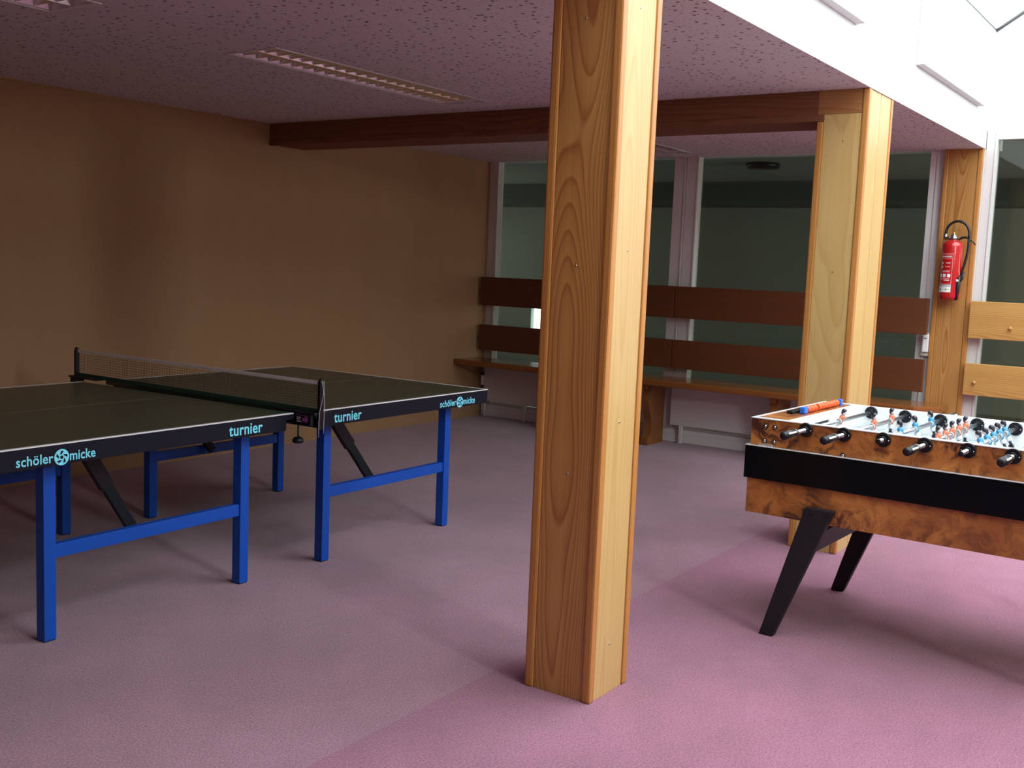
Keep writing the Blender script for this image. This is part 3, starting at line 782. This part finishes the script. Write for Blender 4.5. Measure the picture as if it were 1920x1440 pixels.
# ------------------------------------------------------------------ table tennis table, two separate halves
def half_table(name_label, loc, rz, sgn, logo, HL=1.37):
    """local a: away from the net when sgn>0; b: across, z up. Front long edge lies on b=0"""
    t = thing('table_tennis_half', name_label, 'table tennis table', loc, rz, group='two halves of the table tennis table')
    A = lambda a: sgn*a
    def B(mb, a0, a1, *r, **k):
        x0, x1 = sorted((A(a0), A(a1))); return mb.box(x0, x1, *r, **k)
    B(MB(), 0, HL, 0, 1.525, 0.737, 0.7595, bev=0.002).build('tabletop', tt_green, t)
    ln = MB()
    B(ln, 0, HL, 0.0, 0.012, 0.7596, 0.7602); B(ln, 0, HL, 1.507, 1.525, 0.7596, 0.7602); B(ln, HL-0.018, HL, 0.018, 1.507, 0.7596, 0.7602)
    ln.build('court_line', line_white, t)
    B(MB(), 0, HL-0.018, 0.7615, 0.7635, 0.7596, 0.7600).build('centre_line', line_grey, t)
    ed = MB(); B(ed, 0.0, HL, -0.001, 0.0, 0.7555, 0.7602); B(ed, HL, HL+0.001, -0.001, 1.525, 0.7555, 0.7602)
    ed.build('edge_line', line_white, t)
    ap = MB()
    B(ap, 0.045, HL-0.002, 0.004, 0.026, 0.683, 0.7369); B(ap, 0.045, HL-0.002, 1.499, 1.521, 0.683, 0.7369)
    B(ap, HL-0.024, HL-0.002, 0.026, 1.499, 0.683, 0.7369); B(ap, 0.045, 0.067, 0.026, 1.499, 0.683, 0.7369)
    ap.build('apron', apron_black, t)
    fc_ = MB(); B(fc_, 0.045, HL-0.001, 0.0002, 0.004, 0.683, 0.7369); B(fc_, 0.004, HL-0.0002, -0.0006, 0.0002, 0.731, 0.7555); fc_.build('apron_cover', apron_black, t)
    lg = [(0.168, 0.217), (1.118, 1.167)]
    for a0, a1 in lg:
        for b0 in (0.098, 1.378):
            l = B(MB(), a0, a1, b0, b0+0.049, 0.004, 0.683, bev=0.002).build('leg', blue_metal, t)
            B(MB(), a0+0.003, a1-0.003, b0+0.003, b0+0.046, 0.0, 0.004).build('foot_pad', black_plastic, l)
    for b0 in (0.105, 1.385):
        B(MB(), 0.217, 1.118, b0, b0+0.035, 0.31, 0.362, bev=0.002).build('stretcher', blue_metal, t)
    for a0, a1 in lg:
        B(MB(), a0+0.008, a1-0.008, 0.147, 1.378, 0.645, 0.682, bev=0.002).build('cross_rail', navy_metal, t)
    # folding braces
    if sgn > 0: a_top, a_bot = 0.27, 0.575
    else: a_top, a_bot = 0.965, 0.735
    for b0 in (0.15, 1.345):
        p0, p1 = Vector((A(a_top), b0, 0.70)), Vector((A(a_bot), b0, 0.335))
        dd = p1-p0; L_ = dd.length; ang = math.atan2(dd.z, dd.x)
        M = Matrix.Translation(p0) @ Matrix.Rotation(-ang, 4, 'Y')
        br = MB().box(0, L_, -0.01, 0.012, -0.022, 0.022, bev=0.002, mx=M).build('folding_brace', black_metal, t)
        MB().box(0.0, L_*0.45, -0.013, 0.015, -0.029, 0.029, bev=0.002, mx=M).build('brace_sleeve', black_plastic, br)
    # lettering on the apron (faces -b)
    def T(body, a_left, z, size, **k):
        M = Matrix.Translation((a_left, -0.0007, z)) @ Matrix.Rotation(PI/2, 4, 'X')
        return text_mesh('lettering', body, size, cyan_print, t, M, **k)
    x_t, x_s, x_d, x_m = logo
    T('turnier', x_t, 0.695, 0.068, bold=0.016, spacing=1.04, width=0.19)
    T('sch\u00f6ler', x_s, 0.694, 0.050, bold=0.014, spacing=1.04, width=0.142)
    T('micke', x_m, 0.694, 0.050, bold=0.014, spacing=1.04, width=0.106)
    dm = MB()
    Mx = Matrix.Translation((x_d, -0.0006, 0.709)) @ Matrix.Rotation(PI/2, 4, 'X')
    dm.cyl((0, 0, 0), (0, 0, 0.0012), 0.0295, m=cyan_print, seg=32, mx=Mx)
    for k in range(5):
        a = 2*PI*k/5+0.3
        r_i, r_o = 0.012, 0.0235
        q_ = [(r_i*math.cos(a), r_i*math.sin(a)), (r_o*math.cos(a-0.35), r_o*math.sin(a-0.35)), (r_o*math.cos(a+0.12), r_o*math.sin(a+0.12)), (r_i*math.cos(a+0.75), r_i*math.sin(a+0.75))]
        dm.prism(q_, 0.0012, 0.0017, 'z', m=apron_black, mx=Mx)
    dm.cyl((0, 0, 0.0012), (0, 0, 0.0017), 0.0065, m=apron_black, seg=20, mx=Mx)
    dm.build('logo_disc', None, t)
    return t
half_table('near half of the green table tennis table, running out of the left edge', (3.3471, 3.4905, 0), 0.0337, -1, (-0.378, -1.335, -1.160, -1.127), 1.43)
half_table('far half of the green table tennis table, right of the net', (3.4566, 3.4688, 0), 0.0204, 1, (0.128, 0.936, 1.110, 1.143))

# net
XN, YN0, YN1 = 3.40, 3.378, 5.216
nt_ = thing('table_tennis_net', 'black mesh table tennis net with white top tape between two clamp posts', 'net', (XN, YN0, 0.76))
LN = YN1-YN0
nm = MB(); th = 0.0007; z0_, z1_ = 0.022, 0.134
def net_line(p0, p1, r): nm.cyl(p0, p1, r, seg=4, smooth=False)
for k in range(1, int(LN/0.013)):
    y = k*0.013; net_line((0, y, z0_), (0, y, z1_), th)
for k in range(1, 9):
    z = z0_+k*0.0125; net_line((0, 0.012, z), (0, LN-0.012, z), th)
nm.build('mesh', net_dark, nt_)
MB().box(-0.002, 0.002, 0.01, LN-0.01, 0.133, 0.149, bev=0.001).build('top_tape', line_white, nt_)
MB().box(-0.0018, 0.0018, 0.01, LN-0.01, 0.004, 0.024, bev=0.001).build('bottom_band', net_green, nt_)
for s_, y in ((1, 0.0), (-1, LN)):
    MB().box(-0.012, 0.012, y-0.009, y+0.009, -0.07, 0.148, bev=0.004).ball((0, y, 0.15), 0.011).build('post', black_plastic, nt_)
    c_ = MB()
    yc0, yc1 = sorted((y-s_*0.008, y+s_*0.235))
    c_.box(-0.045, 0.05, yc0, yc1, 0.0006, 0.010, bev=0.002)
    yd0, yd1 = sorted((y+s_*0.0, y+s_*0.085))
    c_.box(-0.045, 0.05, yd0, yd1, -0.062, 0.0, bev=0.003) if False else None
    cl_ = c_.build('clamp', black_plastic, nt_)
    k0, k1 = sorted((y+s_*0.012, y+s_*0.112))
    MB().box(-0.047, -0.03, k0, k1, -0.05, 0.0, bev=0.002).build('clamp_bracket', black_plastic, nt_)
    kn = MB().cyl((-0.045, y+s_*0.09, -0.115), (-0.045, y+s_*0.09, -0.05), 0.004, seg=12).lathe([(0, -0.105), (0.012, -0.107), (0.024, -0.115), (0.026, -0.128), (0.02, -0.134), (0, -0.134)], mx=Matrix.Translation((-0.045, y+s_*0.09, 0)), seg=20)
    kn.build('clamp_knob', black_plastic, nt_)
MB().tube([(-0.005, -0.012, 0.15), (0.005, -0.013, 0.10), (-0.004, -0.013, 0.055), (-0.017, -0.014, 0.02), (-0.02, -0.013, -0.03), (-0.020, -0.013, -0.10)], 0.0014, seg=6).build('cord', cord_white, nt_)
MB().tube([(0.006, -0.012, 0.15), (0.010, -0.014, 0.05), (0.010, -0.014, -0.02), (0.008, -0.014, -0.085)], 0.0014, seg=6).build('cord', cord_white, nt_)
lbm = MB().box(-0.0475, -0.047, 0.022, 0.104, -0.044, -0.006, m=black_plastic)
lbm.prism([(0.024, -0.018), (0.046, -0.008), (0.046, -0.014), (0.064, -0.022), (0.064, -0.034), (0.046, -0.034), (0.036, -0.04)], -0.048, -0.0475, 'x', m=purple_print)
lbm.box(-0.048, -0.0475, 0.024, 0.100, -0.0075, -0.006, m=purple_print)
for zz, w_ in ((-0.016, 0.026), (-0.024, 0.022), (-0.034, 0.028)): lbm.box(-0.048, -0.0475, 0.098-w_, 0.098, zz-0.003, zz+0.001, m=cord_white)
lbm.build('clamp_label', None, nt_)

# ------------------------------------------------------------------ foosball table
FL, FW, FH = 1.55, 0.8356, 0.88
fb_ = thing('foosball_table', 'burl-veneer foosball table with black band and splayed black legs', 'table football', (4.1212, 1.6519, 0), -1.5989)
ZB0, ZB1, ZB2_ = 0.4888, 0.632, 0.765
T_ = 0.03
# local x runs along the table, y across (away from the camera)
def ring(x0, x1, y0, y1, z0, z1, th):
    r = MB()
    r.box(x0, x1, y0, y0+th, z0, z1); r.box(x0, x1, y1-th, y1, z0, z1)
    r.box(x0, x0+th, y0+th, y1-th, z0, z1); r.box(x1-th, x1, y0+th, y1-th, z0, z1)
    return r
ring(0, FL, 0, FW, ZB0, ZB1, T_).box(T_, FL-T_, T_, FW-T_, ZB0+0.01, ZB0+0.02).build('lower_cabinet', burl, fb_)
ring(-0.012, FL+0.012, -0.012, FW+0.012, ZB1, ZB2_, T_+0.012).build('black_band', gloss_black, fb_)
ring(0.003, FL-0.003, 0.003, FW-0.003, ZB2_, FH-0.003, T_).build('upper_cabinet', burl, fb_)
ring(-0.013, FL+0.013, -0.013, FW+0.013, ZB2_, ZB2_+0.003, 0.013).build('band_edge_trim', alu_trim, fb_)
MB().box(0, FL, 0, T_+0.004, FH-0.003, FH).box(0, FL, FW-T_-0.004, FW, FH-0.003, FH).box(0, 0.007, T_+0.004, FW-T_-0.004, FH-0.003, FH).box(FL-0.007, FL, T_+0.004, FW-T_-0.004, FH-0.003, FH).build('top_edge_trim', alu_trim, fb_)
XI0, XI1 = 0.135, FL-0.135
MB().box(T_+0.004, XI0, T_+0.004, FW-T_-0.004, 0.84, FH-0.004).build('end_shelf', burl, fb_)
MB().box(XI1, FL-T_-0.004, T_+0.004, FW-T_-0.004, 0.84, FH-0.004).build('end_shelf', burl, fb_)
MB().box(XI0, XI1, T_+0.012, FW-T_-0.012, 0.775, 0.785).build('playing_field', field, fb_)
iw = MB()
iw.box(XI0, XI1, T_, T_+0.012, 0.785, FH-0.002); iw.box(XI0, XI1, FW-T_-0.012, FW-T_, 0.785, FH-0.002)
iw.box(XI0, XI0+0.006, T_+0.012, FW/2-0.1, 0.785, FH-0.004); iw.box(XI0, XI0+0.006, FW/2+0.1, FW-T_-0.012, 0.785, FH-0.004)
iw.box(XI1-0.006, XI1, T_+0.012, FW/2-0.1, 0.785, FH-0.004); iw.box(XI1-0.006, XI1, FW/2+0.1, FW-T_-0.012, 0.785, FH-0.004)
iw.box(XI0, XI0+0.006, FW/2-0.1, FW/2+0.1, 0.839, FH-0.004); iw.box(XI1-0.006, XI1, FW/2-0.1, FW/2+0.1, 0.839, FH-0.004)
iw.build('inner_wall', white_paint, fb_)
for k in range(2):
    x_ = XI0+0.003 if k == 0 else XI1-0.003
    d_ = -1 if k == 0 else 1
    MB().box(min(x_+d_*0.004, x_+d_*0.06), max(x_+d_*0.004, x_+d_*0.06), FW/2-0.1, FW/2+0.1, 0.785, 0.839).build('goal_box', black_plastic, fb_)
# pitch markings
pm = MB(); mid = (XI0+XI1)/2
pm.box(mid-0.003, mid+0.003, T_+0.012, FW-T_-0.012, 0.785, 0.7854)
for k in range(32):
    a, b_ = 2*PI*k/32, 2*PI*(k+1)/32
    q = [(mid+r*math.cos(t_), FW/2+r*math.sin(t_)) for r, t_ in ((0.1, a), (0.105, a), (0.105, b_), (0.1, b_))]
    pm.prism(q, 0.785, 0.7854)
pm.build('pitch_line', black_plastic, fb_)
# legs
def fleg(x_sign, y0, y1, ztop):
    f = lambda p: (p if x_sign > 0 else FL-p)
    k = (0.376-0.165)/0.545
    zt = ztop
    xa0, xb0 = 0.107, 0.165
    xa1 = xa0+(0.263-xa0)*zt/0.55; xb1 = xb0+(0.376-xb0)*zt/0.545
    return MB().prism([(f(xa0), 0.0), (f(xb0), 0.0), (f(xb1), zt), (f(xa1), zt)], y0, y1, 'y', bev=0.003)
for sx in (1, -1):
    l = fleg(sx, -0.036, -0.001, 0.552).build('leg', leg_black, fb_)
    for dx in (0.03, 0.085):
        xx = 0.263+dx if sx > 0 else FL-0.263-dx
        MB().cyl((xx, -0.038, 0.53), (xx, -0.035, 0.53), 0.007, seg=12).build('bolt', black_plastic, l)
    fleg(sx, 0.795, 0.83, ZB0).build('leg', leg_black, fb_)
    xs = 0.285 if sx > 0 else FL-0.285
    MB().box(xs-0.018, xs+0.018, -0.0005, 0.795, 0.37, 0.44, bev=0.002, mx=None).build('leg_stretcher', leg_black, fb_)
# screws and the door rail on the front panel
for x_, z_ in ((0.063, 0.849), (0.103, 0.849), (0.063, 0.789), (0.104, 0.789), (0.386, 0.773)):
    MB().ball((x_, 0.001, z_), 0.0072, sc=(1, 0.8, 1), m=chrome).cyl((x_, 0.003, z_), (x_, -0.0005, z_), 0.0095, m=black_plastic, seg=14).build('dome_screw', None, fb_)
MB().box(0.04, 0.105, -0.009, 0.003, ZB2_+0.003, ZB2_+0.013, bev=0.002).build('hinge', alu, fb_)
# rods with bearings, handles and players
RX = [0.234+0.152*k for k in range(8)]; ZR = 0.855
def player(parent, x, y, tilt, team):
    """player gripping the rod, about 11 cm tall, leaning about the rod axis"""
    M = Matrix.Translation((x, y, ZR)) @ Matrix.Rotation(tilt, 4, 'Y') @ Matrix.Rotation(0 if team == 'o' else PI, 4, 'Z')
    sh_ = shirt_orange if team == 'o' else shirt_blue
    p = MB()
    p.lathe([(0.0, -0.016), (0.0105, -0.016), (0.012, -0.004), (0.0125, 0.006), (0.0145, 0.018), (0.012, 0.024), (0.005, 0.027), (0, 0.027)], m=sh_, seg=14, mx=M @ Matrix.Diagonal((0.85, 1.15, 1, 1)))
    p.tube([(0, 0, 0.024), (0, 0, 0.030)], 0.0045, m=skin, seg=8, mx=M)
    p.ball((0.001, 0, 0.039), 0.011, m=skin, sc=(0.95, 0.9, 1.1), seg=12, mx=M)
    p.ball((-0.003, 0, 0.0435), 0.0122, m=hair, sc=(0.95, 1.0, 0.95), seg=12, mx=M)
    p.ball((-0.007, 0, 0.037), 0.009, m=hair, sc=(0.7, 1.1, 1.2), seg=10, mx=M)
    p.ball((0.012, 0, 0.038), 0.0022, m=skin, seg=8, mx=M)
    for s_ in (-1, 1):
        p.tube([(0, s_*0.015, 0.018), (-0.002, s_*0.0175, 0.006), (0.001, s_*0.0165, -0.006)], [0.0045, 0.004, 0.0035], m=sh_, seg=8, mx=M)
        p.tube([(0.001, s_*0.0165, -0.006), (0.003, s_*0.015, -0.014)], [0.0033, 0.003], m=skin, seg=8, mx=M)
        p.tube([(0, s_*0.0055, -0.032), (0.001, s_*0.005, -0.050)], [0.0052, 0.0045], m=hair, seg=8, mx=M)
    p.lathe([(0.0, -0.034), (0.0115, -0.034), (0.0125, -0.024), (0.0105, -0.015), (0, -0.015)], m=player_white, seg=14, mx=M)
    p.box(-0.007, 0.011, -0.010, 0.010, -0.066, -0.048, m=hair, bev=0.003, mx=M)
    return p.build('player', None, parent)
def handle(parent, x, y_face, d, length):
    """d=-1 towards the camera side; chrome shaft then black grip with pale inlays"""
    h = MB()
    ya = y_face+d*length
    h.cyl((x, ya, ZR), (x, ya+d*0.012, ZR), 0.0135, 0.0155, m=black_plastic)
    h.cyl((x, ya+d*0.012, ZR), (x, ya+d*0.12, ZR), 0.0135, 0.0158, m=black_plastic)
    h.ball((x, ya+d*0.12, ZR), 0.0158, m=black_plastic, sc=(1, 0.7, 1))
    h.cyl((x, ya+d*0.013, ZR), (x, ya+d*0.018, ZR), 0.0162, m=chrome)
    for k in range(6):
        a = 2*PI*(k+0.5)/6
        r_ = 0.0175
        h.tube([(x+0.0112*math.cos(a), ya+d*0.024, ZR+0.0112*math.sin(a)), (x+0.0128*math.cos(a), ya+d*0.10, ZR+0.0128*math.sin(a))], 0.0044, m=handle_white if k % 2 == 0 else black_plastic, seg=8)
    return h.build('handle', None, parent)
front = {0: 0.108, 1: 0.096, 3: 0.102, 5: 0.065}
back = {2: 0.08, 4: 0.06, 6: 0.08, 7: 0.08}
stub = {2: 0.06, 4: 0.10, 6: 0.06, 7: 0.05}
men = {0: ('o', [0.395], 0.35), 1: ('o', [0.357, 0.594], 0.05), 2: ('b', [0.223, 0.424, 0.658], 0.3),
       3: ('o', [0.181, 0.286, 0.385, 0.49, 0.595], 0.0), 4: ('b', [0.206, 0.315, 0.42, 0.52, 0.624], 0.45),
       5: ('o', [0.23, 0.43, 0.63], 0.1), 6: ('b', [0.30, 0.54], 0.2), 7: ('b', [0.42], 0.1)}
for k, x in enumerate(RX):
    y_a = -front[k] if k in front else -stub[k]
    y_b = FW+(back[k] if k in back else 0.06)
    rod = MB().cyl((x, y_a-0.004, ZR), (x, y_b+0.004, ZR), 0.0085, seg=16).build('rod', chrome, fb_)
    for d_, yf in ((-1, -0.001), (1, FW-T_-0.013)):
        b_ = MB()
        y0_ = yf if d_ < 0 else yf
        b_.cyl((x, yf, ZR), (x, yf-0.008, ZR), 0.029, 0.027, m=black_plastic, seg=28)
        b_.cyl((x, yf-0.007, ZR), (x, yf-0.019, ZR), 0.016, 0.014, m=black_plastic, seg=20)
        for s_ in (-1, 1): b_.ball((x+s_*0.021, yf-0.008, ZR-0.001), 0.003, m=chrome, seg=8)
        b_.build('bearing', None, rod)
    if k in front: handle(rod, x, 0, -1, front[k])
    else: MB().cyl((x, y_a-0.01, ZR), (x, y_a, ZR), 0.0095, seg=14).build('end_cap', black_plastic, rod)
    if k in back: handle(rod, x, FW, 1, back[k])
    team, ys, tilt = men[k]
    for y in ys:
        player(rod, x, y, tilt*(1 if team == 'o' else -1)+0.0, team)
        MB().cyl((x, y-0.03, ZR), (x, y-0.018, ZR), 0.0115, seg=14).build('rod_collar', grey_base, rod)
# abacus score counter on the end shelf
sc_ = thing('score_counter', 'bead score counter with orange beads and blue ends on the foosball table edge', 'score counter', (4.1212, 1.6519, 0.877), -1.5989)
MB().cyl((0.098, 0.30, 0.014), (0.098, 0.765, 0.014), 0.003, seg=10).build('wire', chrome, sc_)
MB().box(0.086, 0.110, 0.300, 0.34, 0.0, 0.028, bev=0.005).build('end_block', blue_bead, sc_)
MB().box(0.086, 0.110, 0.745, 0.77, 0.0, 0.028, bev=0.005).build('end_block', blue_bead, sc_)
yb = 0.342
for k in range(10):
    if k == 3: yb += 0.018
    MB().cyl((0.098, yb, 0.0145), (0.098, yb+0.034, 0.0145), 0.0145, seg=20).build('bead', orange_bead, sc_)
    yb += 0.036
o = MB().prism([(0.045, 0.26), (0.075, 0.25), (0.082, 0.42), (0.06, 0.60), (0.045, 0.60), (0.04, 0.42)], 0.0, 0.012, 'z', bev=0.003).build('ball_tray', black_plastic)
o.location = (4.1212, 1.6519, 0.8765); o.rotation_euler = (0, 0, -1.5989)
tag(o, 'flat black tray lying on the foosball shelf beside the bead counter', 'tray')
